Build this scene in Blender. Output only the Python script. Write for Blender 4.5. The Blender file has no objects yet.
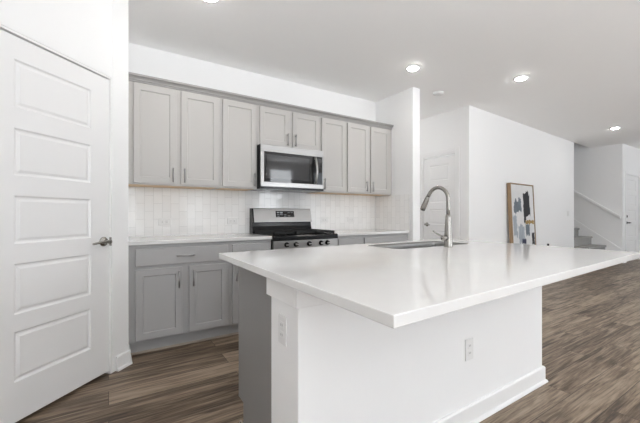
import bpy, bmesh, math, random
from mathutils import Vector, Matrix
random.seed(7)
S = bpy.context.scene
C = S.collection
R = math.radians

# ------------------------------------------------------------------ camera
cd = bpy.data.cameras.new('camera')
cam = bpy.data.objects.new('camera', cd); C.objects.link(cam)
cam.location = (0, 0, 1.1296)
cam.rotation_euler = (R(90), 0, R(57.3522 - 90))
cd.sensor_width = 36.0; cd.sensor_fit = 'HORIZONTAL'
cd.lens = 329.87 / 640 * 36.0
cd.shift_y = 2.42 / 640
cd.clip_start = 0.02
S.camera = cam
# ------------------------------------------------------------------ world, light, exposure
W = bpy.data.worlds.new('daylight'); S.world = W; W.use_nodes = True
bg = W.node_tree.nodes['Background']
bg.inputs[0].default_value = (0.86, 0.93, 1.0, 1); bg.inputs[1].default_value = 2.9
S.view_settings.view_transform = 'Standard'; S.view_settings.look = 'None'
S.view_settings.gamma = 1.0; S.view_settings.use_curve_mapping = False
S.view_settings.exposure = 0.18
S.cycles.max_bounces = 20; S.cycles.diffuse_bounces = 16; S.cycles.glossy_bounces = 6; S.cycles.transparent_max_bounces = 12
REAR = -3.0                      # the window wall behind the camera
WINS = [(-0.80, 0.80, 0.60, 2.50), (1.86, 2.50, 0.10, 2.50), (4.15, 4.97, 0.45, 2.55), (5.7, 6.7, 0.45, 2.55), (8.0, 9.7, 0.35, 2.55), (10.4, 12.2, 0.35, 2.55)]  # first opening is invented, to light the pantry side
TILT = 40                        # turns the added lamp at the left window up towards the ceiling
def daylight(x0, x1, z0, z1, power, tilt):
    ld = bpy.data.lights.new('window_daylight', 'AREA'); ld.shape = 'RECTANGLE'
    ld.size = x1 - x0; ld.size_y = (z1 - z0) / math.cos(R(tilt)); ld.energy = power; ld.color = (0.95, 0.975, 1.0)
    o = bpy.data.objects.new('window_daylight', ld); C.objects.link(o)
    o.location = ((x0 + x1) / 2, REAR - 0.14 - (z1 - z0) / 2 * math.tan(R(tilt)), (z0 + z1) / 2); o.rotation_euler = (R(90 + tilt), 0, 0)
    return o
daylight(*WINS[0], 24, TILT); daylight(*WINS[2], 38, 0)  # lamps added: left one fills the pantry side, other brightens a window reflection
for x0, x1, z0, z1 in WINS:      # guide the sky light through the openings
    ld = bpy.data.lights.new('window_portal', 'AREA'); ld.shape = 'RECTANGLE'; ld.size = x1 - x0; ld.size_y = z1 - z0; ld.cycles.is_portal = True
    o = bpy.data.objects.new('window_portal', ld); C.objects.link(o); o.location = ((x0 + x1) / 2, REAR - 0.125, (z0 + z1) / 2); o.rotation_euler = (R(90), 0, 0)
PPOW = [1650, 900]                 # unseen upward area lights added outside the windows to brighten the ceiling
def ground_fill(x0, x1, power):
    ld = bpy.data.lights.new('added_ground_fill', 'AREA'); ld.shape = 'RECTANGLE'
    ld.size = x1 - x0; ld.size_y = 4.5; ld.energy = power; ld.color = (0.975, 0.985, 1.0)
    o = bpy.data.objects.new('added_ground_fill', ld); C.objects.link(o)
    o.location = ((x0 + x1) / 2, REAR - 0.4 - 2.25, -0.05); o.rotation_euler = (R(180), 0, 0)
ground_fill(-2, 3, PPOW[0]); ground_fill(3, 8, PPOW[1])
LAMP = 105.0                      # glow of the recessed lamps

# ------------------------------------------------------------------ materials
def nodes(name):
    m = bpy.data.materials.new(name); m.use_nodes = True
    nt = m.node_tree; return m, nt, nt.nodes['Principled BSDF'], nt.links
def pm(name, col, rough=0.5, metal=0.0, var=0.03, scale=6.0, bump=0.0, bscale=60.0, stretch=None, spec=0.5):
    m, nt, b, L = nodes(name); N = nt.nodes.new
    tc = N('ShaderNodeTexCoord'); mp = N('ShaderNodeMapping'); L.new(tc.outputs['Object'], mp.inputs[0])
    if stretch: mp.inputs['Scale'].default_value = stretch
    nz = N('ShaderNodeTexNoise'); nz.inputs['Scale'].default_value = scale; nz.inputs['Detail'].default_value = 3
    L.new(mp.outputs[0], nz.inputs['Vector'])
    mx = N('ShaderNodeMix'); mx.data_type = 'RGBA'
    mx.inputs[6].default_value = (*[c * (1 - var) for c in col], 1); mx.inputs[7].default_value = (*[min(1, c * (1 + var)) for c in col], 1)
    L.new(nz.outputs['Fac'], mx.inputs[0]); L.new(mx.outputs[2], b.inputs['Base Color'])
    b.inputs['Roughness'].default_value = rough; b.inputs['Metallic'].default_value = metal
    b.inputs['Specular IOR Level'].default_value = spec
    if bump:
        n2 = N('ShaderNodeTexNoise'); n2.inputs['Scale'].default_value = bscale; L.new(mp.outputs[0], n2.inputs['Vector'])
        bp = N('ShaderNodeBump'); bp.inputs['Strength'].default_value = bump; bp.inputs['Distance'].default_value = 0.002
        L.new(n2.outputs['Fac'], bp.inputs['Height']); L.new(bp.outputs[0], b.inputs['Normal'])
    return m
M = {}
M['wall'] = pm('white_wall_paint', (0.875, 0.877, 0.878), 0.6, var=0.006, bump=0.05, bscale=180)
M['ceil'] = pm('ceiling_paint', (0.95, 0.95, 0.948), 0.8, var=0.006, bump=0.06, bscale=140)
M['trim'] = pm('white_trim_paint', (0.86, 0.86, 0.86), 0.35, var=0.006)
M['door'] = pm('white_door_paint', (0.84, 0.84, 0.84), 0.38, var=0.006)
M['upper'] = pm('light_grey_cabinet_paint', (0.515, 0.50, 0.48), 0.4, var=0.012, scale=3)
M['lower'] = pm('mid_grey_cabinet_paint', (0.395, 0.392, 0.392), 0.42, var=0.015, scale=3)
M['island'] = pm('shade_darkened_island_grey', (0.245, 0.24, 0.235), 0.42, var=0.015, scale=3)  # cabinet grey darkened to carry the shade on the island end panel
M['crown'] = pm('shade_darkened_crown_grey', (0.36, 0.35, 0.34), 0.42, var=0.012, scale=3)  # cabinet grey darkened to carry the shade on the down-facing profile
M['quartz'] = pm('white_quartz', (0.735, 0.73, 0.72), 0.08, var=0.02, scale=14)
M['steel'] = pm('brushed_stainless', (0.46, 0.455, 0.45), 0.28, 1.0, var=0.06, scale=8, stretch=(1, 1, 40))
M['steelh'] = pm('brushed_stainless_panel', (0.42, 0.415, 0.41), 0.33, 1.0, var=0.05, scale=6, stretch=(1, 30, 30))
M['sink'] = pm('sink_stainless', (0.30, 0.30, 0.295), 0.3, 1.0, var=0.05, scale=8)
M['nickel'] = pm('satin_nickel', (0.36, 0.345, 0.32), 0.25, 1.0, var=0.03)
M['handle'] = pm('brushed_nickel_pull', (0.38, 0.375, 0.37), 0.32, 1.0, var=0.03)
M['black'] = pm('black_enamel', (0.010, 0.010, 0.011), 0.2, var=0.1, spec=0.3)
M['iron'] = pm('cast_iron', (0.010, 0.010, 0.010), 0.6, var=0.15, bump=0.2, bscale=300)
M['glass'] = pm('dark_oven_glass', (0.012, 0.012, 0.013), 0.04, var=0.05, spec=0.45)
M['window_mesh'] = pm('dark_grey_screened_glass', (0.04, 0.04, 0.042), 0.05, var=0.05, spec=0.5)
M['plastic'] = pm('white_plastic', (0.78, 0.78, 0.775), 0.35, var=0.006)
M['slot'] = pm('outlet_slot_grey', (0.22, 0.22, 0.22), 0.5)
M['mark'] = pm('grey_panel_marking', (0.35, 0.37, 0.39), 0.4)
M['ply'] = pm('raw_maple_plywood', (0.72, 0.54, 0.35), 0.6, var=0.12, scale=4, stretch=(1, 14, 14))
M['oak'] = pm('oak_frame_wood', (0.32, 0.215, 0.125), 0.5, var=0.2, scale=5, stretch=(14, 14, 1))
M['shoe'] = pm('light_wood_shoe_strip', (0.40, 0.34, 0.28), 0.5, var=0.12, scale=5, stretch=(1, 10, 10))
M['carpet'] = pm('grey_stair_carpet', (0.36, 0.355, 0.34), 0.95, var=0.25, scale=120, bump=0.8, bscale=260)
M['canvas'] = pm('off_white_canvas', (0.70, 0.70, 0.70), 0.8, var=0.12, scale=5, bump=0.2, bscale=200)
M['pblack'] = pm('charcoal_paint_stroke', (0.025, 0.025, 0.03), 0.7, var=0.4, scale=14, stretch=(2, 1, 0.6))
M['pgrey'] = pm('slate_paint_stroke', (0.16, 0.19, 0.22), 0.75, var=0.35, scale=10, stretch=(2, 1, 0.6))
M['pblue'] = pm('pale_blue_paint_stroke', (0.36, 0.40, 0.44), 0.75, var=0.25, scale=10, stretch=(2, 1, 0.6))
M['pochre'] = pm('ochre_paint_stroke', (0.36, 0.24, 0.09), 0.75, var=0.3, scale=14)
M['pnavy'] = pm('navy_paint_dab', (0.03, 0.035, 0.075), 0.7, var=0.3, scale=14)

def emit(name, col, st):
    m, nt, b, L = nodes(name)
    b.inputs['Base Color'].default_value = (0.9, 0.9, 0.88, 1)
    b.inputs['Emission Color'].default_value = (*col, 1); b.inputs['Emission Strength'].default_value = st
    return m
M['lamp'] = emit('lit_lamp_lens', (1.0, 0.975, 0.94), LAMP)

def pane_mat():
    m = bpy.data.materials.new('window_pane_glass'); m.use_nodes = True; nt = m.node_tree; nt.nodes.clear(); N = nt.nodes.new
    o = N('ShaderNodeOutputMaterial'); t = N('ShaderNodeBsdfTransparent'); g = N('ShaderNodeBsdfGlossy'); mx = N('ShaderNodeMixShader')
    g.inputs['Roughness'].default_value = 0.02; mx.inputs[0].default_value = 0.05
    nt.links.new(t.outputs[0], mx.inputs[1]); nt.links.new(g.outputs[0], mx.inputs[2]); nt.links.new(mx.outputs[0], o.inputs[0])
    return m
M['pane'] = pane_mat()

def floor_mat():
    m, nt, b, L = nodes('wood_plank_floor'); N = nt.nodes.new
    tc = N('ShaderNodeTexCoord')
    br = N('ShaderNodeTexBrick'); br.offset = 0.37; br.offset_frequency = 2; br.squash = 1.0
    br.inputs['Color1'].default_value = (0, 0, 0, 1); br.inputs['Color2'].default_value = (1, 1, 1, 1); br.inputs['Mortar'].default_value = (0.5, 0.5, 0.5, 1)
    br.inputs['Scale'].default_value = 1.0; br.inputs['Brick Width'].default_value = 1.22; br.inputs['Row Height'].default_value = 0.178
    br.inputs['Mortar Size'].default_value = 0.0016; br.inputs['Mortar Smooth'].default_value = 0.2; br.inputs['Bias'].default_value = 0.0
    L.new(tc.outputs['Object'], br.inputs['Vector'])
    # each plank shifts the grain
    sep = N('ShaderNodeSeparateXYZ'); L.new(tc.outputs['Object'], sep.inputs[0])
    ad = N('ShaderNodeMath'); ad.operation = 'MULTIPLY_ADD'; ad.inputs[1].default_value = 9.0
    L.new(br.outputs['Color'], ad.inputs[0]); L.new(sep.outputs['X'], ad.inputs[2])
    cb = N('ShaderNodeCombineXYZ'); L.new(ad.outputs[0], cb.inputs[0]); L.new(sep.outputs['Y'], cb.inputs[1])
    L.new(br.outputs['Color'], cb.inputs[2])
    def streak(sx, sy, detail, dist):
        mp = N('ShaderNodeMapping'); mp.inputs['Scale'].default_value = (sx, sy, 3); L.new(cb.outputs[0], mp.inputs[0])
        nz = N('ShaderNodeTexNoise'); nz.inputs['Scale'].default_value = 1; nz.inputs['Detail'].default_value = detail
        nz.inputs['Roughness'].default_value = 0.6; nz.inputs['Distortion'].default_value = dist
        L.new(mp.outputs[0], nz.inputs['Vector']); return nz
    n1 = streak(1.7, 24, 4, 1.2); n2 = streak(4.5, 85, 5, 0.6)
    mx = N('ShaderNodeMath'); mx.operation = 'MULTIPLY_ADD'; mx.inputs[1].default_value = 0.40; L.new(n2.outputs['Fac'], mx.inputs[0])
    m1 = N('ShaderNodeMath'); m1.operation = 'MULTIPLY'; m1.inputs[1].default_value = 0.60; L.new(n1.outputs['Fac'], m1.inputs[0])
    L.new(m1.outputs[0], mx.inputs[2])
    pl = N('ShaderNodeMath'); pl.operation = 'MULTIPLY_ADD'; pl.inputs[1].default_value = 0.14; L.new(br.outputs['Color'], pl.inputs[0]); L.new(mx.outputs[0], pl.inputs[2])
    cr = N('ShaderNodeValToRGB'); e = cr.color_ramp
    e.elements[0].position = 0.40; e.elements[0].color = (0.040, 0.027, 0.018, 1)
    e.elements[1].position = 0.70; e.elements[1].color = (0.38, 0.295, 0.215, 1)
    a = e.elements.new(0.50); a.color = (0.118, 0.082, 0.055, 1)
    a = e.elements.new(0.575); a.color = (0.213, 0.159, 0.112, 1)
    L.new(pl.outputs[0], cr.inputs[0])
    mo = N('ShaderNodeMix'); mo.data_type = 'RGBA'; mo.inputs[7].default_value = (0.03, 0.022, 0.017, 1)
    L.new(br.outputs['Fac'], mo.inputs[0]); L.new(cr.outputs[0], mo.inputs[6]); L.new(mo.outputs[2], b.inputs['Base Color'])
    b.inputs['Roughness'].default_value = 0.42; b.inputs['Specular IOR Level'].default_value = 0.35
    bp = N('ShaderNodeBump'); bp.inputs['Strength'].default_value = 0.15; bp.inputs['Distance'].default_value = 0.001
    L.new(n2.outputs['Fac'], bp.inputs['Height']); L.new(bp.outputs[0], b.inputs['Normal'])
    return m
M['floor'] = floor_mat()

def tile_mat():
    m, nt, b, L = nodes('white_glazed_tile'); N = nt.nodes.new
    tc = N('ShaderNodeTexCoord'); sep = N('ShaderNodeSeparateXYZ'); L.new(tc.outputs['Object'], sep.inputs[0])
    ad = N('ShaderNodeMath'); ad.operation = 'ADD'; L.new(sep.outputs['X'], ad.inputs[0]); L.new(sep.outputs['Y'], ad.inputs[1])
    cb = N('ShaderNodeCombineXYZ'); L.new(sep.outputs['Z'], cb.inputs[0]); L.new(ad.outputs[0], cb.inputs[1])
    br = N('ShaderNodeTexBrick'); br.offset = 0.5; br.offset_frequency = 2
    br.inputs['Color1'].default_value = (0, 0, 0, 1); br.inputs['Color2'].default_value = (1, 1, 1, 1); br.inputs['Mortar'].default_value = (0.5, 0.5, 0.5, 1)
    br.inputs['Scale'].default_value = 1.0; br.inputs['Brick Width'].default_value = 0.154; br.inputs['Row Height'].default_value = 0.0775
    br.inputs['Mortar Size'].default_value = 0.0012; br.inputs['Mortar Smooth'].default_value = 0.3
    L.new(cb.outputs[0], br.inputs['Vector'])
    t = N('ShaderNodeMix'); t.data_type = 'RGBA'; t.inputs[6].default_value = (0.86, 0.86, 0.855, 1); t.inputs[7].default_value = (0.90, 0.90, 0.895, 1)
    L.new(br.outputs['Color'], t.inputs[0])
    mo = N('ShaderNodeMix'); mo.data_type = 'RGBA'; mo.inputs[7].default_value = (0.62, 0.62, 0.61, 1)
    L.new(br.outputs['Fac'], mo.inputs[0]); L.new(t.outputs[2], mo.inputs[6]); L.new(mo.outputs[2], b.inputs['Base Color'])
    # every tile sits at a very slightly different tilt
    sb = N('ShaderNodeMath'); sb.operation = 'MULTIPLY_ADD'; sb.inputs[1].default_value = 0.02; sb.inputs[2].default_value = -0.01
    L.new(br.outputs['Color'], sb.inputs[0])
    tv = N('ShaderNodeCombineXYZ'); L.new(sb.outputs[0], tv.inputs[0]); L.new(sb.outputs[0], tv.inputs[2])
    ge = N('ShaderNodeNewGeometry'); va = N('ShaderNodeVectorMath'); va.operation = 'ADD'
    L.new(ge.outputs['Normal'], va.inputs[0]); L.new(tv.outputs[0], va.inputs[1])
    nn = N('ShaderNodeVectorMath'); nn.operation = 'NORMALIZE'; L.new(va.outputs[0], nn.inputs[0])
    iv = N('ShaderNodeMath'); iv.operation = 'SUBTRACT'; iv.inputs[0].default_value = 1.0; L.new(br.outputs['Fac'], iv.inputs[1])
    bp = N('ShaderNodeBump'); bp.inputs['Strength'].default_value = 0.5; bp.inputs['Distance'].default_value = 0.001
    L.new(iv.outputs[0], bp.inputs['Height']); L.new(nn.outputs[0], bp.inputs['Normal']); L.new(bp.outputs[0], b.inputs['Normal'])
    b.inputs['Roughness'].default_value = 0.08
    return m
M['tile'] = tile_mat()

# ------------------------------------------------------------------ mesh helpers
class MB:
    def __init__(s): s.bm = bmesh.new(); s.mi = 0
    def face(s, pts):
        f = s.bm.faces.new([s.bm.verts.new(p) for p in pts]); f.material_index = s.mi; return f
    def box(s, x0, x1, y0, y1, z0, z1):
        v = [s.bm.verts.new(p) for p in ((x0,y0,z0),(x1,y0,z0),(x1,y1,z0),(x0,y1,z0),(x0,y0,z1),(x1,y0,z1),(x1,y1,z1),(x0,y1,z1))]
        for q in ((0,3,2,1),(4,5,6,7),(0,1,5,4),(1,2,6,5),(2,3,7,6),(3,0,4,7)):
            f = s.bm.faces.new([v[i] for i in q]); f.material_index = s.mi
        return s
    def prism(s, poly, axis, a0, a1):
        """poly: 2-D points; axis 'x': (y,z) swept in x, 'y': (x,z) swept in y, 'z': (x,y) swept in z"""
        def mk(p, a): return {'x': (a, p[0], p[1]), 'y': (p[0], a, p[1]), 'z': (p[0], p[1], a)}[axis]
        A = [s.bm.verts.new(mk(p, a0)) for p in poly]; B = [s.bm.verts.new(mk(p, a1)) for p in poly]; n = len(poly)
        fs = [s.bm.faces.new(A), s.bm.faces.new(B[::-1])]
        for i in range(n): fs.append(s.bm.faces.new((A[i], B[i], B[(i+1) % n], A[(i+1) % n])))
        for f in fs: f.material_index = s.mi
        bmesh.ops.recalc_face_normals(s.bm, faces=fs); return s
    def tube(s, pts, r, seg=14, cap=True):
        pts = [Vector(p) for p in pts]; rr = r if isinstance(r, (list, tuple)) else [r] * len(pts)
        up = None; rings = []
        for i, p in enumerate(pts):
            d = (pts[min(i+1, len(pts)-1)] - pts[max(i-1, 0)]).normalized()
            if up is None:
                up = Vector((0, 0, 1)) if abs(d.z) < 0.9 else Vector((1, 0, 0))
            u = (up - d * up.dot(d)).normalized(); w = d.cross(u); up = u
            rings.append([s.bm.verts.new(p + (u * math.cos(t) + w * math.sin(t)) * rr[i]) for t in [2*math.pi*k/seg for k in range(seg)]])
        fs = []
        for a, b in zip(rings, rings[1:]):
            for k in range(seg): fs.append(s.bm.faces.new((a[k], a[(k+1) % seg], b[(k+1) % seg], b[k])))
        if cap: fs += [s.bm.faces.new(rings[0][::-1]), s.bm.faces.new(rings[-1])]
        for f in fs: f.smooth = True; f.material_index = s.mi
        bmesh.ops.recalc_face_normals(s.bm, faces=fs); return s
    def lathe(s, prof, seg=24, M4=None):
        """prof: (radius, z) pairs about local z; closed with caps"""
        rings = []
        for r, z in prof:
            rings.append([Vector((r*math.cos(2*math.pi*k/seg), r*math.sin(2*math.pi*k/seg), z)) for k in range(seg)])
        rv = [[s.bm.verts.new((M4 @ p) if M4 else p) for p in g] for g in rings]; fs = []
        for a, b in zip(rv, rv[1:]):
            for k in range(seg): fs.append(s.bm.faces.new((a[k], a[(k+1) % seg], b[(k+1) % seg], b[k])))
        fs += [s.bm.faces.new(rv[0][::-1]), s.bm.faces.new(rv[-1])]
        for f in fs: f.material_index = s.mi; f.smooth = len(f.verts) == 4
        bmesh.ops.recalc_face_normals(s.bm, faces=fs); return s
    def build(s, name, mat, parent=None, bevel=0.0, loc=None, rot=None, seg=2):
        me = bpy.data.meshes.new(name); s.bm.to_mesh(me); s.bm.free()
        for m in (mat if isinstance(mat, (list, tuple)) else [mat]): me.materials.append(M[m])
        o = bpy.data.objects.new(name, me); C.objects.link(o)
        if parent: o.parent = parent
        if loc: o.location = loc
        if rot is not None: o.rotation_euler = (0, 0, rot)
        if bevel:
            md = o.modifiers.new('Bevel', 'BEVEL'); md.width = bevel; md.segments = seg; md.limit_method = 'ANGLE'; md.angle_limit = R(50)
        return o
def bx(name, mat, parent, x0, x1, y0, y1, z0, z1, bevel=0.0):
    return MB().box(x0, x1, y0, y1, z0, z1).build(name, mat, parent, bevel)
def tag(o, label=None, cat=None, group=None, kind=None):
    if label: o['label'] = label
    if cat: o['category'] = cat
    if group: o['group'] = group
    if kind: o['kind'] = kind
    return o
def thing(name, label, cat, loc=(0,0,0), rot=0.0, group=None):
    o = bpy.data.objects.new(name, None); C.objects.link(o); o.location = loc; o.rotation_euler = (0, 0, rot)
    return tag(o, label, cat, group)
def struct(o, label=None, cat=None):
    return tag(o, label, cat, kind='structure')
def copy_tree(o, parent=None):
    c = o.copy(); C.objects.link(c); c.parent = parent
    for ch in list(o.children): copy_tree(ch, c)
    return c

def panel_slab(w, h, t, px0, px1, rows, prof):
    """A door leaf: front at y=0 facing -y, back at y=t; panels sunk by the (inset, depth) profile."""
    m = MB(); bm = m.bm
    zs = sorted({0, h, *[z for r in rows for z in r]}); xs = [0, px0, px1, w]
    cache = {}
    def V(x, y, z):
        k = (round(x, 5), round(y, 5), round(z, 5))
        if k not in cache: cache[k] = bm.verts.new((x, y, z))
        return cache[k]
    def quad(*p): bm.faces.new([V(*q) for q in p])
    for i in range(3):
        for j in range(len(zs) - 1):
            a, b, z0, z1 = xs[i], xs[i+1], zs[j], zs[j+1]
            if i == 1 and any(abs(z0-r[0]) < 1e-6 and abs(z1-r[1]) < 1e-6 for r in rows):
                pi, pd = 0.0, 0.0
                for ins, dep in prof:
                    o = [(a+pi, pd, z0+pi), (b-pi, pd, z0+pi), (b-pi, pd, z1-pi), (a+pi, pd, z1-pi)]
                    n = [(a+ins, dep, z0+ins), (b-ins, dep, z0+ins), (b-ins, dep, z1-ins), (a+ins, dep, z1-ins)]
                    for k in range(4): quad(o[k], o[(k+1) % 4], n[(k+1) % 4], n[k])
                    pi, pd = ins, dep
                quad((a+pi, pd, z0+pi), (b-pi, pd, z0+pi), (b-pi, pd, z1-pi), (a+pi, pd, z1-pi))
            else:
                quad((a, 0, z0), (b, 0, z0), (b, 0, z1), (a, 0, z1))
    for j in range(len(zs) - 1):
        quad((0, 0, zs[j]), (0, 0, zs[j+1]), (0, t, zs[j+1]), (0, t, zs[j])); quad((w, 0, zs[j]), (w, t, zs[j]), (w, t, zs[j+1]), (w, 0, zs[j+1]))
        quad((0, t, zs[j]), (0, t, zs[j+1]), (w, t, zs[j+1]), (w, t, zs[j]))
    for i in range(3):
        quad((xs[i], 0, 0), (xs[i], t, 0), (xs[i+1], t, 0), (xs[i+1], 0, 0)) if False else None
    bm.faces.new([V(x, 0, 0) for x in xs] + [V(w, t, 0), V(0, t, 0)]); bm.faces.new([V(x, 0, h) for x in xs[::-1]] + [V(0, t, h), V(w, t, h)])
    bmesh.ops.recalc_face_normals(bm, faces=bm.faces[:])
    return m
SHAKER = [(0.0015, 0.0), (0.006, 0.009)]
MOULD = [(0.004, 0.0), (0.012, 0.0075), (0.020, 0.0085), (0.034, 0.003)]

# ------------------------------------------------------------------ shell
H = 2.747
CX, CY = 0.126, 2.87                     # pantry corner
d45 = math.sqrt(0.5)
def diag(s, n=0.0): return (CX - d45*s + d45*n, CY - d45*s - d45*n)     # along the pantry front, n metres off it
LA = Vector((4.506, 2.931)); LB = Vector((8.874, 3.187)); LD = (LB - LA).normalized(); LN = Vector((LD.y, -LD.x)); LANG = math.atan2(LD.y, LD.x)
KW = 3.5934                              # kitchen wall face
XS0, XS1, YS = 3.2566, 3.389, 2.8935     # wall end beside the counter
HX = 4.510
SX = 9.937                               # stair wall face
DY = 2.631                               # entry wall face
XL = -0.98; XR = 13.0; SEND = 5.4
DEND = (CX - XL) / d45                   # where the pantry front meets the left wall

struct(bx('floor', 'floor', None, XL-0.12, XR+0.12, REAR-0.12, SEND+0.2, -0.06, 0))
opn = LA + LD * ((SX - LA.x) / LD.x)
m = MB(); m.prism([(XL-0.12, REAR-0.12), (XR+0.12, REAR-0.12), (XR+0.12, DY+0.12), (SX, DY+0.12), (SX, opn.y), (LB.x, LB.y), (HX+0.1, LA.y+0.13), (HX+0.1, 4.6), (XL-0.12, 4.6)], 'z', H, H+0.28)
struct(m.build('ceiling', 'ceil'))
struct(bx('wall_back', 'wall', None, XL-0.12, XS1, KW, KW+0.12, 0, H))
struct(bx('wall_pantry_side', 'wall', None, CX-0.1, CX, CY+0.0, KW, 0, H))
# pantry front, cut for the door: local x runs away from the corner
m = MB()
def dbox(m, s0, s1, n0, n1, z0, z1):
    m.prism([diag(s0, n0), diag(s1, n0), diag(s1, n1), diag(s0, n1)], 'z', z0, z1)
dbox(m, 0.0, 0.146, -0.115, 0, 0, H); dbox(m, 0.917, DEND, -0.115, 0, 0, H); dbox(m, 0.146, 0.917, -0.115, 0, 2.092, H)
struct(m.build('wall_pantry', 'wall', bevel=0.004))
m = MB()
dbox(m, 0.1465, 0.160, -0.115, -0.001, 0, 2.0915); dbox(m, 0.903, 0.9165, -0.115, -0.001, 0, 2.0915); dbox(m, 0.1465, 0.9165, -0.115, -0.001, 2.0795, 2.0915)
dbox(m, 0.148, 0.172, -0.068, -0.052, 0, 2.08); dbox(m, 0.15, 0.91, -0.068, -0.052, 2.066, 2.081)
struct(m.build('trim_1', 'trim', bevel=0.0015))
struct(bx('wall_left', 'wall', None, XL-0.12, XL, REAR, KW, 0, H))
struct(bx('wall_stub', 'wall', None, XS0, XS1, YS, KW, 0, H, 0.006))
struct(bx('wall_hall_end', 'wall', None, XS1, HX, 4.5, 4.6, 0, H))
m = MB(); m.box(HX, HX+0.1, LA.y+0.12, 3.155, 0, H).box(HX, HX+0.1, 3.795, 4.6, 0, H).box(HX, HX+0.1, 3.155, 3.795, 2.085, H)
struct(m.build('wall_hall', 'wall'))
struct(bx('wall_hall_left', 'wall', None, XS1-0.11, XS1, KW+0.12, 4.6, 0, H))
# living wall, turned a little with the house
m = MB(); m.prism([(LA.x, LA.y), (LB.x, LB.y), (LB.x-LN.x*0.12, LB.y-LN.y*0.12), (LA.x+0.0, LA.y+0.13)], 'z', 0, H)
struct(m.build('wall_living', 'wall', bevel=0.004))
struct(bx('wall_stair_left', 'wall', None, LB.x-0.115, LB.x-0.002, LB.y+0.12, SEND, 0, 5.2))
m = MB(); m.box(SX, SX+0.12, DY+0.12, SEND, 0, 5.2); struct(m.build('wall_stair', 'wall'))
struct(bx('wall_stair_end', 'wall', None, LB.x-0.115, SX+0.12, SEND, SEND+0.12, 0, 5.2))
struct(bx('wall_stair_front', 'wall', None, LB.x-0.115, SX+0.12, LB.y+0.02, LB.y+0.12, H+0.28, 5.2))
struct(bx('ceiling_stair', 'ceil', None, LB.x-0.115, SX+0.12, LB.y+0.02, SEND+0.12, 5.2, 5.3))
DX0, DX1 = 10.16, 11.10
m = MB(); m.box(SX, DX0, DY, DY+0.12, 0, H).box(DX1, XR, DY, DY+0.12, 0, H).box(DX0, DX1, DY, DY+0.12, 2.06, H)
struct(m.build('wall_entry', 'wall'))
struct(bx('wall_right', 'wall', None, XR, XR+0.12, REAR, DY+0.12, 0, H))
# rear wall with its windows
m = MB(); xs = sorted(WINS); x = XL-0.12
for (x0, x1, z0, z1) in xs:
    m.box(x, x0, REAR-0.12, REAR, 0, H); m.box(x0, x1, REAR-0.12, REAR, 0, z0); m.box(x0, x1, REAR-0.12, REAR, z1, H); x = x1
m.box(x, XR+0.12, REAR-0.12, REAR, 0, H)
struct(m.build('wall_rear', 'wall'))
for i, (x0, x1, z0, z1) in enumerate(WINS):
    f = MB(); t = 0.045
    f.box(x0, x0+t, REAR-0.08, REAR-0.02, z0, z1).box(x1-t, x1, REAR-0.08, REAR-0.02, z0, z1)
    f.box(x0+t, x1-t, REAR-0.08, REAR-0.02, z0, z0+t).box(x0+t, x1-t, REAR-0.08, REAR-0.02, z1-t, z1)
    zm = (z0 + z1) / 2; f.box(x0+t, x1-t, REAR-0.075, REAR-0.03, zm-0.02, zm+0.02)
    w = struct(f.build('window_%d' % (i+1), 'trim'))
    bx('pane', 'pane', w, x0+t, x1-t, REAR-0.055, REAR-0.05, z0+t, z1-t)

# baseboards
def board(m, p0, p1, n, h=0.105, t=0.014, e0=0.0, e1=0.0):
    """baseboard with a quarter-round shoe; e0 / e1 mitre the ends (1 = square outer corner)"""
    p0 = Vector(p0); p1 = Vector(p1); n = Vector(n).normalized(); d = (p1-p0).normalized()
    prof = [(0, 0), (t+0.012, 0), (t+0.0115, 0.007), (t+0.007, 0.015), (t, 0.019), (t, h-0.008), (t*0.6, h), (0, h)]; k = len(prof)
    A = [m.bm.verts.new((p0.x+n.x*a-d.x*a*e0, p0.y+n.y*a-d.y*a*e0, z)) for a, z in prof]; B = [m.bm.verts.new((p1.x+n.x*a+d.x*a*e1, p1.y+n.y*a+d.y*a*e1, z)) for a, z in prof]
    fs = [m.bm.faces.new(A), m.bm.faces.new(B[::-1])]
    for i in range(k): fs.append(m.bm.faces.new((A[i], B[i], B[(i+1) % k], A[(i+1) % k])))
    bmesh.ops.recalc_face_normals(m.bm, faces=fs)
m = MB(); board(m, diag(0.0), diag(0.118), (d45, -d45), e0=0.414); board(m, (CX, CY), (CX, 3.03), (1, 0), e0=0.414)
struct(m.build('baseboard_pantry', 'trim'))
m = MB(); board(m, diag(0.917), diag(DEND), (d45, -d45)); struct(m.build('baseboard_pantry_left', 'trim'))
m = MB(); board(m, LA, LB, LN, e0=1.0); board(m, (HX, LA.y), (HX, 3.09), (-1, 0), e0=1.0); struct(m.build('baseboard_living', 'trim'))
m = MB(); board(m, (XS1, YS), (XS0, YS), (0, -1), e0=1.0, e1=0.0); board(m, (XS1, YS), (XS1, 4.5), (1, 0), e0=1.0); struct(m.build('baseboard_stub', 'trim'))
m = MB(); board(m, (SX, DY), (DX0-0.06, DY), (0, -1)); board(m, (DX1+0.06, DY), (XR, DY), (0, -1)); struct(m.build('baseboard_entry', 'trim'))

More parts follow.
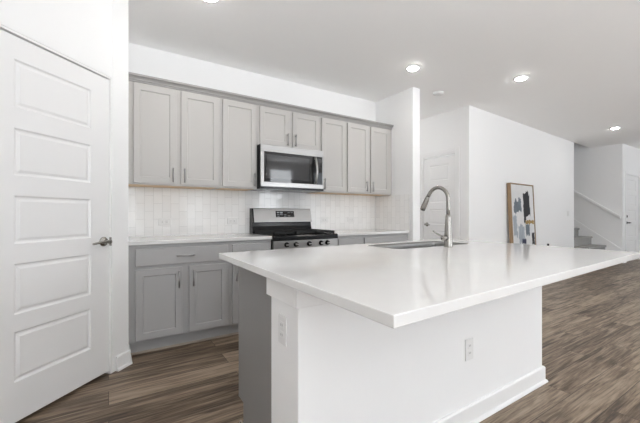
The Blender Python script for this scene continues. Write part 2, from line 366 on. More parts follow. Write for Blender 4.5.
# ------------------------------------------------------------------ doors
ROWS = [(0.208, 0.483), (0.568, 0.845), (0.943, 1.208), (1.308, 1.568), (1.670, 1.933)]
def lever(parent, x, z, d, y=0.0, mat='nickel'):
    """lever set: rose, neck and a lever running d metres along x"""
    rot = Matrix.Translation((x, y, z)) @ Matrix.Rotation(R(90), 4, 'X')
    h = MB().lathe([(0.033, 0), (0.033, 0.005), (0.029, 0.010), (0.017, 0.013), (0.0135, 0.020), (0.013, 0.045), (0.016, 0.055), (0.012, 0.062)], 24, rot).build('door_handle', mat, parent)
    sg = 1 if d > 0 else -1
    MB().tube([(x, y-0.052, z), (x+0.012*sg, y-0.056, z), (x+0.5*d, y-0.058, z+0.002), (x+0.85*d, y-0.056, z-0.003), (x+d, y-0.052, z-0.006)], [0.010, 0.011, 0.0085, 0.0075, 0.006], 12).build('lever', mat, h)
    return h
w = 0.7415
p = panel_slab(w, 2.050, 0.035, 0.135, 0.600, ROWS, MOULD)
door = struct(p.build('door_1', 'door', loc=(*diag(0.900, -0.013), 0.023), rot=R(45)), 'white five-panel pantry door with a lever handle', 'door')
lever(door, w-0.050, 0.915, -0.13)
bx('latch_plate', 'nickel', door, w-0.004, w+0.0015, 0.004, 0.028, 0.885, 0.945)
m = MB(); dbox(m, 0.1555, 0.1605, -0.022, 0.0025, 0.905, 0.965); struct(m.build('trim_2', 'nickel', bevel=0.001))
# hall door
dw = 0.612
p = panel_slab(dw, 2.03, 0.035, 0.115, dw-0.115, [(a*0.99, b*0.99) for a, b in ROWS], MOULD)
door = struct(p.build('door_2', 'door', loc=(HX+0.012, 3.781, 0.018), rot=R(-90)), 'white five-panel hall door with a lever handle', 'door')
lever(door, 0.07, 0.935, 0.10)
m = MB(); m.box(HX-0.012, HX, 3.795, 3.86, 0, 2.155).box(HX-0.012, HX, 3.09, 3.155, 0, 2.155).box(HX-0.012, HX, 3.155, 3.795, 2.085, 2.155)
m.box(HX, HX+0.1, 3.783, 3.795, 0, 2.085).box(HX, HX+0.1, 3.155, 3.166, 0, 2.085).box(HX, HX+0.1, 3.166, 3.783, 2.055, 2.085)
struct(m.build('trim_3', 'trim', bevel=0.002))
# entry door
ew = DX1 - DX0 - 0.036
p = panel_slab(ew, 2.035, 0.04, 0.15, ew-0.15, ROWS, MOULD)
door = struct(p.build('door_3', 'door', loc=(DX0+0.018, DY+0.01, 0.012), rot=0), 'white panelled entry door with dark lever and deadbolt', 'door')
lever(door, 0.065, 0.91, 0.12, mat='iron')
rot = Matrix.Translation((0.065, 0, 1.06)) @ Matrix.Rotation(R(90), 4, 'X')
MB().lathe([(0.03, 0), (0.03, 0.01), (0.022, 0.018)], 20, rot).build('deadbolt', 'iron', door)
m = MB(); m.box(DX0-0.06, DX0, DY-0.014, DY, 0, 2.12).box(DX1, DX1+0.06, DY-0.014, DY, 0, 2.12).box(DX0, DX1, DY-0.014, DY, 2.06, 2.12)
m.box(DX0, DX0+0.015, DY, DY+0.12, 0, 2.06).box(DX1-0.015, DX1, DY, DY+0.12, 0, 2.06).box(DX0, DX1, DY, DY+0.12, 2.05, 2.06)
struct(m.build('trim_4', 'trim', bevel=0.002))

# ------------------------------------------------------------------ backsplash
m = MB(); m.box(CX+0.001, XS0-0.0005, KW-0.009, KW-0.0005, 0.914, 1.40)
tag(m.build('tile_backsplash', 'tile'), 'long glossy white vertical subway tile backsplash behind the range and counters', 'backsplash')
tag(bx('tile_backsplash', 'tile', None, XS0-0.009, XS0-0.0005, 2.95, KW-0.0095, 0.914, 1.385), 'short return of white vertical tile on the end wall right of the counter', 'backsplash')
TY = KW - 0.009

# ------------------------------------------------------------------ wall cabinets
UF, UB, UT = 3.273, 1.388, 2.275         # face frame front, bottom, top
def pull(parent, x, z, horiz=False, ln=0.13, y=-0.02):
    h = MB()
    if horiz:
        h.tube([(x-ln/2, y-0.028, z), (x+ln/2, y-0.028, z)], 0.006, 12)
        for q in (-0.4, 0.4): h.tube([(x+q*ln, y+0.0005, z), (x+q*ln, y-0.028, z)], 0.0045, 10)
    else:
        h.tube([(x, y-0.028, z-ln/2), (x, y-0.028, z+ln/2)], 0.006, 12)
        for q in (-0.4, 0.4): h.tube([(x, y+0.0005, z+q*ln), (x, y-0.028, z+q*ln)], 0.0045, 10)
    return h.build('handle', 'handle', parent)
def shaker(parent, x0, x1, z0, z1, mat, hx=None, hz=None, hl=0.13, fr=0.052, name='door'):
    """leaf with its own origin at the lower left; front 20 mm before the face frame"""
    p = panel_slab(x1-x0, z1-z0, 0.0198, fr, x1-x0-fr, [(fr, z1-z0-fr)], SHAKER)
    d = p.build(name, mat, parent, bevel=0.0012, loc=(x0, -0.02, z0), seg=1)
    if hx is not None: pull(d, hx-x0, hz-z0, False, hl, 0.0)
    return d
def wall_cabinet(x0, x1, doors, label, z0=UB, left_fill=0.0):
    """doors: (x0, x1, handle x) in world x"""
    t = thing('wall_cabinet', label, 'cabinet', (x0, UF, z0), 0, 'grey wall cabinets above the counter')
    w = x1 - x0; h = UT - z0; D = KW - UF - 0.001; c = MB()
    c.box(0, 0.018, 0.019, D, 0, h).box(w-0.018, w, 0.019, D, 0, h).box(0.018, w-0.018, 0.019, D, h-0.018, h).box(0.018, w-0.018, D-0.008, D, 0, h-0.018)
    c.build('carcass', 'upper', t)
    fr = MB(); ed = [0.0] + sorted(sum([[a-x0+0.012, b-x0-0.012] for a, b, _ in doors], [])) + [w]
    fr.box(0, w, 0, 0.019, 0, 0.028).box(0, w, 0, 0.019, h-0.03, h)
    for a, b in zip(ed[0::2], ed[1::2]): fr.box(a, b, 0, 0.019, 0.028, h-0.03)
    fr.build('face_frame', 'upper', t)
    bx('bottom_panel', 'ply', t, 0.018, w-0.018, 0.0192, D-0.0085, 0.0005, 0.014)
    for a, b, hx in doors:
        zt = 2.2625 - z0
        hz = 1.482-z0 if z0 < 1.5 else 1.943-z0
        shaker(t, a-x0, b-x0, 0.014 if z0 < 1.5 else 0.008, zt, 'upper', hx-x0, hz)
    return t
wall_cabinet(0.1275, 0.927, [(0.180, 0.523, 0.492), (0.563, 0.911, 0.590)], 'tall light grey double-door wall cabinet beside the pantry wall')
wall_cabinet(0.928, 1.311, [(0.948, 1.298, 1.270)], 'tall light grey single-door wall cabinet left of the microwave')
wall_cabinet(1.312, 2.094, [(1.338, 1.684, 1.654), (1.727, 2.081, 1.752)], 'short light grey double-door cabinet right above the microwave', z0=1.858)
wall_cabinet(2.095, 2.4805, [(2.112, 2.465, 2.140)], 'tall light grey single-door wall cabinet right of the microwave')
wall_cabinet(2.4815, 3.2545, [(2.494, 2.834, 2.792), (2.872, 3.203, 2.896)], 'tall light grey double-door wall cabinet against the end wall on the right')
# crown along the top of all wall cabinets
m = MB(); y = UF
prof = [(y+0.05, UT+0.001), (y-0.006, UT+0.001), (y-0.006, UT+0.014), (y-0.014, UT+0.016), (y-0.016, UT+0.026), (y-0.030, UT+0.040), (y-0.042, UT+0.044), (y-0.042, UT+0.060), (y+0.05, UT+0.060)]
m.prism(prof, 'x', CX+0.0015, XS0-0.001)
tag(m.build('crown_moulding', 'crown'), 'grey crown moulding running along the top of the wall cabinets', 'moulding')

# ------------------------------------------------------------------ base cabinets
BF, BB, CT = 2.975, 0.114, 0.884
KF = 3.033
def base_cabinet(x0, x1, drawer, doors, label):
    t = thing('base_cabinet', label, 'cabinet', (x0, BF, 0), 0, 'grey base cabinets under the counter')
    w = x1-x0; D = KW-BF-0.012; c = MB()
    c.box(0, 0.018, 0.019, D, BB, CT-0.001).box(w-0.018, w, 0.019, D, BB, CT-0.001).box(0.018, w-0.018, 0.019, D, BB, BB+0.018).box(0.018, w-0.018, D-0.008, D, BB+0.018, CT-0.001)
    c.build('carcass', 'lower', t)
    f = MB(); ed = [0.0] + sorted(sum([[a-x0+0.012, b-x0-0.012] for a, b, _ in doors], [])) + [w]
    f.box(0, w, 0, 0.019, BB, BB+0.032).box(0, w, 0, 0.019, 0.68, 0.72).box(0, w, 0, 0.019, 0.84, CT-0.001)
    for a, b in zip(ed[0::2], ed[1::2]): f.box(a, b, 0, 0.019, BB+0.032, 0.68)
    f.box(0, drawer[0]-x0+0.012, 0, 0.019, 0.72, 0.84).box(drawer[1]-x0-0.012, w, 0, 0.019, 0.72, 0.84)
    f.build('face_frame', 'lower', t)
    bx('toe_kick', 'lower', t, 0, w, KF-BF, KF-BF+0.016, 0.0005, BB)
    bx('shoe_strip', 'shoe', t, 0, w, KF-BF-0.011, KF-BF, 0.0005, 0.019, 0.003)
    dr = MB().box(0, drawer[1]-drawer[0], 0, 0.0198, 0, 0.137).build('drawer', 'lower', t, 0.003, loc=(drawer[0]-x0, -0.02, 0.714))
    pull(dr, (drawer[1]-drawer[0])/2, 0.068, True, 0.14, 0.0)
    for a, b, hx in doors: shaker(t, a-x0, b-x0, 0.128, 0.686, 'lower', hx-x0, 0.587, 0.14)
    return t
base_cabinet(0.1275, 0.929, (0.177, 0.907), [(0.177, 0.523, 0.492), (0.576, 0.907, 0.607)], 'wide grey base cabinet with one drawer over two doors beside the pantry')
base_cabinet(0.930, 1.336, (0.949, 1.318), [(0.949, 1.318, 0.98)], 'narrow grey base cabinet just left of the range')
base_cabinet(2.120, 2.4965, (2.137, 2.484), [(2.137, 2.484, 2.45)], 'narrow grey base cabinet just right of the range')
base_cabinet(2.4975, 3.2555, (2.512, 3.212), [(2.512, 2.845, 2.812), (2.88, 3.212, 2.913)], 'wide grey base cabinet in the corner by the end wall')
tag(bx('countertop', 'quartz', None, CX+0.0015, 1.338, 2.948, TY-0.001, CT, 0.914, 0.003), 'white quartz countertop left of the range', 'countertop', 'white counters along the kitchen wall')
tag(bx('countertop', 'quartz', None, 2.118, XS0-0.010, 2.948, TY-0.001, CT, 0.914, 0.003), 'white quartz countertop right of the range', 'countertop', 'white counters along the kitchen wall')

# ------------------------------------------------------------------ microwave
mx0, mx1, my, mz0, mz1 = 1.3135, 2.082, 3.172, 1.392, 1.852
t = thing('microwave', 'stainless over-the-range microwave with a black glass door', 'microwave', (mx0, my, mz0))
w = mx1-mx0; h = mz1-mz0
bx('housing', 'black', t, 0, w, 0.022, KW-my-0.0105, 0.0, h, 0.002)
m = MB()                                   # stainless surround of the door
m.box(0, w, 0, 0.022, h-0.075, h).box(0, w, 0, 0.022, 0.022, 0.072).box(0, 0.036, 0, 0.022, 0.072, h-0.075).box(w-0.016, w, 0, 0.022, 0.072, h-0.075)
m.build('door_surround', 'steelh', t, 0.003)
g = bx('door_glass', 'glass', t, 0.036, w-0.145, 0.004, 0.022, 0.072, h-0.075)
bx('viewing_window', 'window_mesh', g, 0.062, w-0.19, 0.003, 0.0045, 0.108, h-0.105)
cp = bx('control_panel', 'glass', t, w-0.143, w-0.016, 0.003, 0.022, 0.072, h-0.075)
bx('display', 'window_mesh', cp, w-0.10, w-0.028, 0.002, 0.0035, h-0.135, h-0.10)
for i in range(4):
    for j in range(3): bx('button', 'window_mesh', cp, w-0.098+j*0.026, w-0.082+j*0.026, 0.002, 0.0032, 0.10+i*0.045, 0.106+i*0.045)
hx = w-0.118; pts = []
for k in range(13):
    a = k/12; pts.append((hx, -0.012-0.036*math.sin(math.pi*a), 0.075+a*(h-0.075-0.085)))
hd = MB().tube(pts, [0.013]*13, 14).build('handle', 'steel', t)
for za in (0.076, h-0.11): bx('bracket', 'steel', hd, hx-0.012, hx+0.012, -0.012, 0.003, za, za+0.024, 0.002)
bx('vent_strip', 'black', t, 0, w, 0.002, 0.022, 0.0, 0.021)
bx('badge', 'mark', t, w/2-0.016, w/2+0.016, -0.0008, 0.001, h-0.045, h-0.036)

# ------------------------------------------------------------------ gas range
rx0, rx1, ry = 1.3455, 2.1105, 2.935
t = thing('gas_range', 'stainless gas range with black cooktop between the base cabinets', 'range', (rx0, ry, 0))
w = rx1-rx0; D = TY-ry-0.003
bx('body', 'black', t, 0, w, 0.045, D, 0.02, 0.862, 0.003)
for x in (0.05, w-0.05):
    for y in (0.1, D-0.1): MB().tube([(x, y, 0.0005), (x, y, 0.021)], 0.018, 12).build('foot', 'black', t)
dr = bx('storage_drawer', 'steelh', t, 0.004, w-0.004, 0.012, 0.044, 0.06, 0.235, 0.003)
od = bx('oven_door', 'steelh', t, 0.004, w-0.004, 0.005, 0.044, 0.245, 0.765, 0.003)
bx('oven_window', 'glass', od, 0.10, w-0.10, 0.003, 0.006, 0.33, 0.64)
m = MB().tube([(0.05, -0.045, 0.715), (w-0.05, -0.045, 0.715)], 0.013, 14)
for x in (0.09, w-0.09): m.tube([(x, 0.006, 0.715), (x, -0.045, 0.715)], 0.009, 10)
m.build('oven_handle', 'steel', od)
m = MB().prism([(0.045, 0.775), (0.002, 0.775), (-0.001, 0.780), (-0.003, 0.862), (0.045, 0.862)], 'x', 0, w)
cp = m.build('control_panel', 'steelh', t, 0.002)
for x in (0.140, 0.245, 0.400, 0.545, 0.625):
    rot = Matrix.Translation((x, 0.0, 0.824)) @ Matrix.Rotation(R(90), 4, 'X')
    k = MB().lathe([(0.026, 0.0), (0.026, 0.005), (0.021, 0.008), (0.0195, 0.032), (0.017, 0.036)], 20, rot).build('knob', 'black', t)
    MB().box(x-0.0195, x+0.0195, -0.0365, -0.033, 0.8165, 0.8315).build('grip', 'steel', k, 0.002)
m = MB().prism([(-0.002, 0.863), (-0.002, 0.902), (0.006, 0.912), (0.02, 0.916), (D-0.10, 0.916), (D-0.10, 0.863)], 'x', -0.002, w+0.002)
m.build('cooktop', 'black', t, 0.002)
for x, y, r in ((0.15, 0.15, 0.045), (w-0.15, 0.15, 0.05), (0.15, 0.40, 0.038), (w-0.15, 0.40, 0.04), (w/2, 0.275, 0.042)):
    m = MB().lathe([(r+0.012, 0.916), (r+0.012, 0.922), (r, 0.924), (r, 0.930), (r*0.6, 0.934)], 24, Matrix.Translation((x, y, 0)))
    m.build('burner', 'iron', t)
for k in range(3):
    a = 0.015 + k*(w-0.03)/3; b = a + (w-0.03)/3 - 0.006; m = MB(); z0, z1 = 0.930, 0.948
    for y in (0.03, 0.27, 0.51): m.box(a, b, y, y+0.012, z0, z1)
    m.box((a+b)/2-0.006, (a+b)/2+0.006, 0.03, 0.522, z0, z1)
    for x in (a, b-0.012): m.box(x, x+0.012, 0.03, 0.522, 0.9185, z1)
    for y in (0.09, 0.15, 0.21, 0.33, 0.39, 0.45): m.box(a+0.03, b-0.03, y, y+0.010, z0, z1)
    for x in (a, b-0.012):
        for y in (0.03, 0.51): m.box(x, x+0.012, y, y+0.012, 0.9155, z0)
    m.build('grate', 'iron', t)
by = D-0.10
m = MB().prism([(D, 0.863), (by, 0.863), (by, 0.93), (by+0.02, 0.99), (by+0.025, 1.035), (D-0.0, 1.035)], 'x', 0, w); m.build('backguard_base', 'black', t)
m = MB().prism([(D, 1.035), (by-0.005, 1.035), (by-0.005, 1.043), (by+0.028, 1.188), (by+0.04, 1.194), (D, 1.194)], 'x', 0.016, w-0.003)
bg_ = m.build('backguard', 'steelh', t, 0.003)
m = MB().prism([(D-0.001, 1.035), (by-0.004, 1.035), (by-0.004, 1.043), (by+0.029, 1.188), (by+0.04, 1.193), (D-0.001, 1.193)], 'x', 0.0, 0.0155); m.build('end_cap', 'black', t)
sl = lambda z: by - 0.005 + 0.033*(z-1.043)/0.145
m = MB().prism([(sl(1.092)-0.002, 1.092), (sl(1.163)-0.002, 1.163), (sl(1.163)+0.004, 1.163), (sl(1.092)+0.004, 1.092)], 'x', 0.285, 0.525)
ds = m.build('display_panel', 'glass', bg_)
for (xa, xb, za, zb) in ((0.30, 0.33, 1.140, 1.152), (0.34, 0.375, 1.136, 1.154), (0.30, 0.33, 1.118, 1.124), (0.34, 0.375, 1.118, 1.124), (0.30, 0.33, 1.100, 1.106), (0.385, 0.42, 1.10, 1.104), (0.385, 0.42, 1.118, 1.122), (0.44, 0.47, 1.142, 1.147), (0.48, 0.51, 1.142, 1.147), (0.44, 0.47, 1.104, 1.108)):
    MB().prism([(sl(za)-0.0028, za), (sl(zb)-0.0028, zb), (sl(zb)-0.0015, zb), (sl(za)-0.0015, za)], 'x', xa, xb).build('button', 'mark', ds)

# ------------------------------------------------------------------ island
IX0, IX1, IY0, IY1 = 0.510, 2.505, 0.5055, 1.830
sx0, sx1, sy0, sy1 = 1.485, 2.235, 1.425, 1.765       # sink opening
def rrect(x0, x1, y0, y1, r, n=6):
    out = []
    for cx, cy, a0 in ((x1-r, y0+r, -90), (x1-r, y1-r, 0), (x0+r, y1-r, 90), (x0+r, y0+r, 180)):
        for k in range(n+1):
            a = R(a0 + 90*k/n); out.append((cx + r*math.cos(a), cy + r*math.sin(a)))
    return out
hole = rrect(sx0, sx1, sy0, sy1, 0.07)
def ring_slab(outer, hole, z0, z1):
    m = MB(); bm = m.bm; n = len(hole)
    for z in (z0, z1):
        ov = [bm.verts.new((*p, z)) for p in outer]; hv = [bm.verts.new((*p, z)) for p in hole]
        q = n//4                                  # hole runs from lower-right corner round
        grp = [hv[k*q:(k+1)*q] for k in range(4)]
        oc = [ov[1], ov[2], ov[3], ov[0]]
        for k in range(4):
            g = grp[k]
            for a, b in zip(g, g[1:]): bm.faces.new((oc[k], b, a))
            bm.faces.new((oc[k], oc[(k+1) % 4], grp[(k+1) % 4][0], g[-1]))
        if z == z0: ov0, hv0 = ov, hv
    for a, b in ((ov0, ov), (hv0, hv)):
        for k in range(len(a)): bm.faces.new((a[k], a[(k+1) % len(a)], b[(k+1) % len(a)], b[k]))
    bmesh.ops.recalc_face_normals(bm, faces=bm.faces[:]); return m
m = ring_slab([(IX0, IY0), (IX1, IY0+0.08), (IX1, IY1), (IX0, IY1)], hole, 0.8845, 0.914)
tag(m.build('island_countertop', 'quartz', bevel=0.0025), 'large white quartz island top with an undermount sink cutout', 'countertop')
# half wall under the overhang
WX0, WX1, WY0, WY1 = 0.587, 2.463, 1.065, 1.306
t = thing('island_half_wall', 'white painted half wall holding up the seating side of the island', 'island wall', (WX0, WY0, 0))
w = WX1-WX0; d = WY1-WY0
bx('wall_panel', 'wall', t, 0, w, 0, d, 0.0, 0.8835, 0.004)
m = MB(); e = 0.017
m.box(-e, w+0.004, -e, -0.0005, 0.785, 0.8835).box(-e, -0.0005, -0.0005, d+0.012, 0.785, 0.8835); m.build('top_band', 'trim', t, 0.003)
m = MB(); board(m, (0, 0), (w, 0), (0, -1), h=0.105, e0=1.0, e1=1.0); board(m, (0, 0), (0, d), (-1, 0), h=0.105, e0=1.0); board(m, (w, 0), (w, d), (1, 0), h=0.105, e0=1.0)
m.build('base_trim', 'trim', t)
# grey cabinets on the kitchen side
GX0, GY0, GY1 = 0.598, WY1+0.001, 1.757
t = thing('island_cabinet', 'grey island base cabinet with a flat end panel behind the half wall', 'cabinet', (GX0, GY0, 0))
w = WX1-GX0; d = GY1-GY0
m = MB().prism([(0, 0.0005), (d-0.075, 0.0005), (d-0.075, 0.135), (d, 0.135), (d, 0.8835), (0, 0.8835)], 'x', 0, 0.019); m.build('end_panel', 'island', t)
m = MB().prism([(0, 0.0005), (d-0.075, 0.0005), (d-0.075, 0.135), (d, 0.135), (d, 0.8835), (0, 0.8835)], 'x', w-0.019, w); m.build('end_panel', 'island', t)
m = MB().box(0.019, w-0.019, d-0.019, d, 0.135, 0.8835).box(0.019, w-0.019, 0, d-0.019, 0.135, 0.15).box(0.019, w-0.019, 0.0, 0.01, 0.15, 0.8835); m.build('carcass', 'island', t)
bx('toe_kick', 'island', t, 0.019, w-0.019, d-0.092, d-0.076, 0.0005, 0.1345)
bx('shoe_strip', 'shoe', t, -0.012, -0.0002, 0.0, d-0.045, 0.0005, 0.032, 0.003)
x = 0.03; n = 4; dw = (w-0.06)/n
for k in range(n):
    a, b = x+k*dw+0.004, x+(k+1)*dw-0.004
    p = panel_slab(b-a, 0.72, 0.0195, 0.062, b-a-0.062, [(0.062, 0.72-0.062)], SHAKER)
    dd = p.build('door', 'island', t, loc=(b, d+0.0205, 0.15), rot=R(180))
    pull(dd, 0.03 if k % 2 else b-a-0.03, 0.6, False, 0.14, 0.0)

# sink
m = MB(); bm = m.bm
loops = []
for off, z, r in ((-0.0008, 0.9118, 0.0695), (-0.0008, 0.8835, 0.0695), (-0.002, 0.70, 0.068), (-0.03, 0.668, 0.05)):
    loops.append([bm.verts.new((*p, z)) for p in rrect(sx0-off, sx1+off, sy0-off, sy1+off, r)])
for off, z, r in ((-0.03, 0.671, 0.05), (-0.007, 0.702, 0.064), (-0.0045, 0.8835, 0.066), (-0.0035, 0.9118, 0.067)):
    loops.append([bm.verts.new((*p, z)) for p in rrect(sx0-off, sx1+off, sy0-off, sy1+off, r)])
fs = []
def bridge(a, b):
    for k in range(len(a)): fs.append(bm.faces.new((a[k], a[(k+1) % len(a)], b[(k+1) % len(a)], b[k])))
for a, b in zip(loops, loops[1:]):
    if a is loops[3]: continue
    bridge(a, b)
bridge(loops[-1], loops[0])
bm.faces.new(loops[3]); bm.faces.new(loops[4][::-1])
for f in bm.faces: f.smooth = len(f.verts) == 4
bmesh.ops.recalc_face_normals(bm, faces=bm.faces[:])
sk = tag(m.build('kitchen_sink', 'sink'), 'undermount stainless sink sunk into the island top', 'sink')
MB().lathe([(0.045, 0.6712), (0.045, 0.674), (0.03, 0.6745)], 24, Matrix.Translation(((sx0+sx1)/2, (sy0+sy1)/2, 0))).build('drain', 'steel', sk)
sink_obj = sk

# faucet
t = thing('kitchen_faucet', 'satin nickel gooseneck pull-down faucet beside the island sink', 'faucet', (1.868, 1.362, 0.914))
MB().lathe([(0.0285, 0.0002), (0.0285, 0.006), (0.027, 0.010), (0.0255, 0.06), (0.0235, 0.10), (0.0185, 0.19), (0.016, 0.208), (0.013, 0.212)], 28).build('body', 'nickel', t)
pts = [(0, 0, 0.205), (0, 0, 0.25), (0, 0, 0.285)]; ra = 0.0815
for k in range(0, 13):
    a = R(180 - 12.5*k); pts.append((0, ra + ra*math.cos(a), 0.307 + ra*math.sin(a)*1.06))
e1, e0 = Vector(pts[-1]), Vector(pts[-2]); dr = (e1-e0).normalized()
pts.append(tuple(e1+dr*0.02))
MB().tube(pts, 0.0125, 16).build('spout', 'nickel', t)
q = Vector(pts[-1]); dr = (dr + Vector((0, 0.05, -0.35))).normalized()
MB().tube([q-dr*0.004, q+dr*0.012, q+dr*0.075, q+dr*0.098, q+dr*0.103], [0.0135, 0.0152, 0.0185, 0.0185, 0.015], 18).build('spray_head', 'nickel', t)
hb = MB().tube([(-0.016, 0.0, 0.060), (-0.052, 0.0, 0.060), (-0.060, 0.0, 0.060)], [0.0175, 0.0175, 0.014], 18).build('handle_hub', 'nickel', t)
MB().tube([(-0.046, 0, 0.066), (-0.075, 0.012, 0.080), (-0.115, 0.03, 0.106)], [0.0055, 0.005, 0.004], 10).build('lever', 'nickel', hb)

# ------------------------------------------------------------------ outlets and switches
def outlet(label, cat, loc, rot, horiz=False, group=None, slots=True):
    """plate in the local x-z plane facing -y"""
    t = thing('wall_outlet', label, cat, loc, rot, group)
    a, b = (0.0575, 0.035) if horiz else (0.035, 0.0575)
    bx('cover_plate', 'plastic', t, -a, a, -0.006, 0, -b, b, 0.002)
    for s in (-1, 1):
        q = 0.0195*s
        if horiz: r = bx('socket', 'plastic', t, q-0.014, q+0.014, -0.0075, -0.0055, -0.016, 0.016, 0.002)
        else: r = bx('socket', 'plastic', t, -0.016, 0.016, -0.0075, -0.0055, q-0.014, q+0.014, 0.002)
        m = MB()
        for u in (-0.006, 0.006):
            if horiz: m.box(q-0.005, q+0.004, -0.0079, -0.0073, u-0.0014, u+0.0014)
            else: m.box(u-0.0014, u+0.0014, -0.0079, -0.0073, q-0.004, q+0.005)
        m.build('slots', 'slot', r)
    return t
G = 'outlets lying sideways in the tile backsplash'
outlet('sideways white outlet in the tile above the wide base cabinet near the pantry', 'outlet', (0.468, TY-0.0003, 1.052), 0, True, G)
outlet('sideways white outlet in the tile just left of the range', 'outlet', (1.150, TY-0.0003, 1.052), 0, True, G)
outlet('sideways white outlet in the tile just right of the range', 'outlet', (2.36, TY-0.0003, 1.052), 0, True, G)
outlet('sideways white outlet in the tile under the right end wall cabinet', 'outlet', (2.80, TY-0.0003, 1.052), 0, True, G)
outlet('upright white outlet low on the front of the island half wall', 'outlet', (1.634, WY0-0.0003, 0.402), 0)
outlet('upright white outlet on the narrow left end of the island half wall', 'outlet', (WX0-0.0003, 1.188, 0.668), R(-90))
P = LA + LD*4.0 + LN*0.0004
t = thing('light_switch', 'white double light switch on the wall just before the stairs', 'switch', (P.x, P.y, 1.14), LANG)
bx('cover_plate', 'plastic', t, -0.058, 0.058, -0.006, 0, -0.0575, 0.0575, 0.002)
for s in (-0.023, 0.023): bx('rocker', 'plastic', t, s-0.016, s+0.016, -0.0095, -0.0055, -0.033, 0.033, 0.002)
P = LA + LD*2.87 + LN*0.0004
t = thing('cable_plate', 'small white wall plate with dark plug right of the leaning painting', 'wall plate', (P.x, P.y, 0.49), LANG)
bx('cover_plate', 'plastic', t, -0.035, 0.035, -0.006, 0, -0.0575, 0.0575, 0.002)
MB().tube([(0, -0.0055, 0.028), (0, -0.03, 0.028)], 0.020, 16).build('plug', 'iron', t)

# ------------------------------------------------------------------ leaning painting
FW, FH, FD = 0.90, 1.655, 0.06
P = LA + LD*1.185 + LN*0.002
lean = R(2.6)
t = thing('leaning_painting', 'abstract grey and white painting in an oak frame leaning on the wall', 'painting', (0, 0, 0), 0)
t.rotation_euler = (-lean, 0, LANG)                # top tips back on to the wall
# local: x along wall, y into wall, z up; back of the frame at y=0
off = FH*math.sin(lean) + 0.0035
Q = LA + LD*1.165 + LN*off
t.location = (Q.x, Q.y, 0.0005 + 0.0)
m = MB(); k = 0.016
m.box(0, k, -FD, 0, 0, FH).box(FW-k, FW, -FD, 0, 0, FH).box(k, FW-k, -FD, 0, 0, k).box(k, FW-k, -FD, 0, FH-k, FH)
m.build('frame', 'oak', t, 0.0015)
m = MB(); yf = -FD+0.010
m.box(k+0.005, FW-k-0.005, yf, -0.012, k+0.005, FH-k-0.005)
def patch(mi, u0, u1, v0, v1, jag=0.03, n=9, seed=1):
    rr = random.Random(seed); m.mi = mi
    X = lambda u: k+0.005+u*(FW-2*k-0.01); Z = lambda v: FH-k-0.005-v*(FH-2*k-0.01)
    top = [(u0+(u1-u0)*i/n, v0+rr.uniform(-jag, jag)) for i in range(n+1)]
    rt = [(u1+rr.uniform(-jag, jag)*0.7, v0+(v1-v0)*i/n) for i in range(1, n)]
    bot = [(u1-(u1-u0)*i/n, v1+rr.uniform(-jag, jag)) for i in range(n+1)]
    lf = [(u0+rr.uniform(-jag, jag)*0.7, v1-(v1-v0)*i/n) for i in range(1, n)]
    y = yf-0.0006*(1+0.4*mi)
    f = m.face([(X(min(.99, max(.01, u))), y, Z(min(.99, max(.01, v)))) for u, v in top+rt+bot+lf]); 
    f.normal_update()
    if f.normal.y > 0: f.normal_flip()
patch(3, 0.04, 0.20, 0.33, 0.56, 0.03, seed=11); patch(3, 0.26, 0.52, 0.44, 0.63, 0.025, seed=12); patch(3, 0.20, 0.60, 0.70, 0.90, 0.03, seed=13)
patch(2, 0.10, 0.42, 0.17, 0.30, 0.025, seed=2); patch(2, 0.57, 0.76, 0.43, 0.55, 0.02, seed=3); patch(2, 0.30, 0.46, 0.50, 0.62, 0.02, seed=14); patch(2, 0.30, 0.42, 0.14, 0.19, 0.015, seed=15)
patch(1, 0.52, 0.82, 0.10, 0.33, 0.02, seed=4); patch(1, 0.66, 0.78, 0.06, 0.12, 0.012, seed=5); patch(1, 0.52, 0.62, 0.31, 0.41, 0.012, seed=6); patch(1, 0.86, 0.985, 0.53, 0.66, 0.015, seed=7)
patch(4, 0.58, 0.985, 0.385, 0.425, 0.010, seed=8); patch(5, 0.40, 0.58, 0.585, 0.635, 0.010, seed=9); patch(1, 0.08, 0.3, 0.88, 0.95, 0.02, seed=10)
cv = m.build('canvas', ['canvas', 'pblack', 'pgrey', 'pblue', 'pochre', 'pnavy'], t)

# ------------------------------------------------------------------ stairs
RISE, RUN, Y0 = 0.195, 0.265, 2.645
X0, X1 = LB.x+0.012, SX-0.022
t = thing('carpeted_staircase', 'grey carpeted staircase rising between white walls', 'stairs', (X0, Y0, 0))
for k in range(9):
    y = k*RUN; z1 = (k+1)*RISE; z0 = max(0.0005, z1-RISE)
    if k < 2: a = 0.02
    y1 = y+RUN+0.02
    prof = [(y+0.028, z0), (y+0.028, z1-0.045), (y+0.006, z1-0.040), (y, z1-0.024), (y+0.006, z1-0.007), (y+0.022, z1), (y1+0.006, z1), (y1+0.006, z0)]
    xl = 0.0 if y + Y0 > LB.y+0.12 else 0.0
    MB().prism(prof, 'x', xl, X1-X0).build('step', 'carpet', t)
def slope(zoff, y0, y1, x0, x1, hgt):
    a = lambda y: RISE + (y-Y0)*RISE/RUN + zoff
    return MB().prism([(y0, a(y0)), (y1, a(y1)), (y1, a(y1)-hgt), (y0, a(y0)-hgt)], 'x', x0, x1)
m = MB(); a = lambda y: RISE + (y-Y0)*RISE/RUN + 0.13
m.prism([(Y0, 0.0), (Y0, a(Y0)), (5.0, a(5.0)), (5.0, 0.0)], 'x', SX-0.018, SX-0.0005)
struct(m.build('trim_5', 'trim', bevel=0.003))
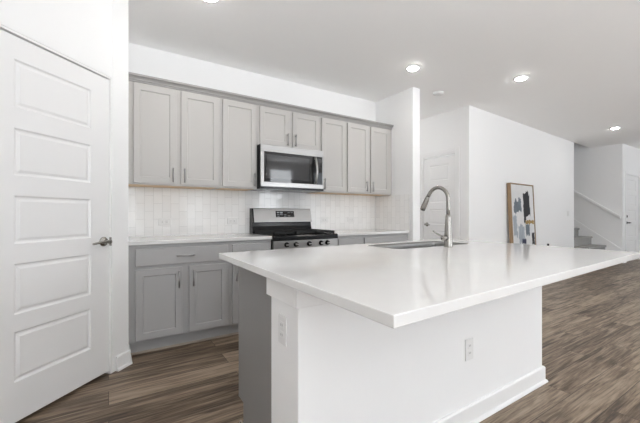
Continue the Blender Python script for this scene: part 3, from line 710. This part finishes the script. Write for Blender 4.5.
t = thing('handrail', 'white sloping handrail on the wall beside the stairs', 'handrail', (SX, Y0, 0))
m = MB(); zr = lambda y: 1.085 + (y)*0.72
m.prism([(0.0, zr(0)), (2.6, zr(2.6)), (2.6, zr(2.6)-0.075), (0.0, zr(0)-0.075)], 'x', -0.085, -0.040); m.build('rail', 'trim', t, 0.010)
for y in (0.95, 1.6, 2.3): MB().tube([(-0.001, y, zr(y)-0.12), (-0.05, y, zr(y)-0.115), (-0.062, y, zr(y)-0.074)], 0.009, 10).build('bracket', 'nickel', t)

# ------------------------------------------------------------------ ceiling fittings
def downlight(x, y, label):
    t = thing('recessed_downlight', label, 'ceiling light', (x, y, H), 0, 'recessed round ceiling lights')
    MB().lathe([(0.080, -0.0005), (0.080, -0.004), (0.072, -0.0075), (0.058, -0.008), (0.056, -0.0005)], 32).build('trim_ring', 'trim', t)
    MB().lathe([(0.0555, -0.0082), (0.0545, -0.011), (0.050, -0.0145), (0.03, -0.017), (0.01, -0.018)], 32).build('lens', 'lamp', t)
    return t
DL = [(2.84, 2.523, 'lit recessed ceiling light nearest the end wall of the kitchen'), (4.132, 2.015, 'lit recessed ceiling light in front of the long white living wall'),
      (8.026, 2.233, 'lit recessed ceiling light farthest away, near the stairs'), (0.627, 2.50, 'lit recessed ceiling light above the aisle, cut by the top edge')]
base = None
DL += [(1.75, 1.10, 'added recessed ceiling light over the island, out of the frame'), (3.75, 4.33, 'unseen recessed ceiling light in the small hall behind the end wall')]  # two unseen lamps, added to brighten the lower cabinets and the hall
for x, y, lab in DL:
    if base is None: base = downlight(x, y, lab)
    else:
        c = copy_tree(base); c.location = (x, y, H); c['label'] = lab
t = thing('smoke_detector', 'small white round smoke detector on the ceiling near the hall', 'smoke detector', (3.70, 2.85, H))
MB().lathe([(0.066, -0.0005), (0.066, -0.010), (0.060, -0.026), (0.045, -0.034), (0.02, -0.036)], 28).build('housing', 'plastic', t)
MB().lathe([(0.012, -0.035), (0.012, -0.038)], 16).build('test_button', 'plastic', t)
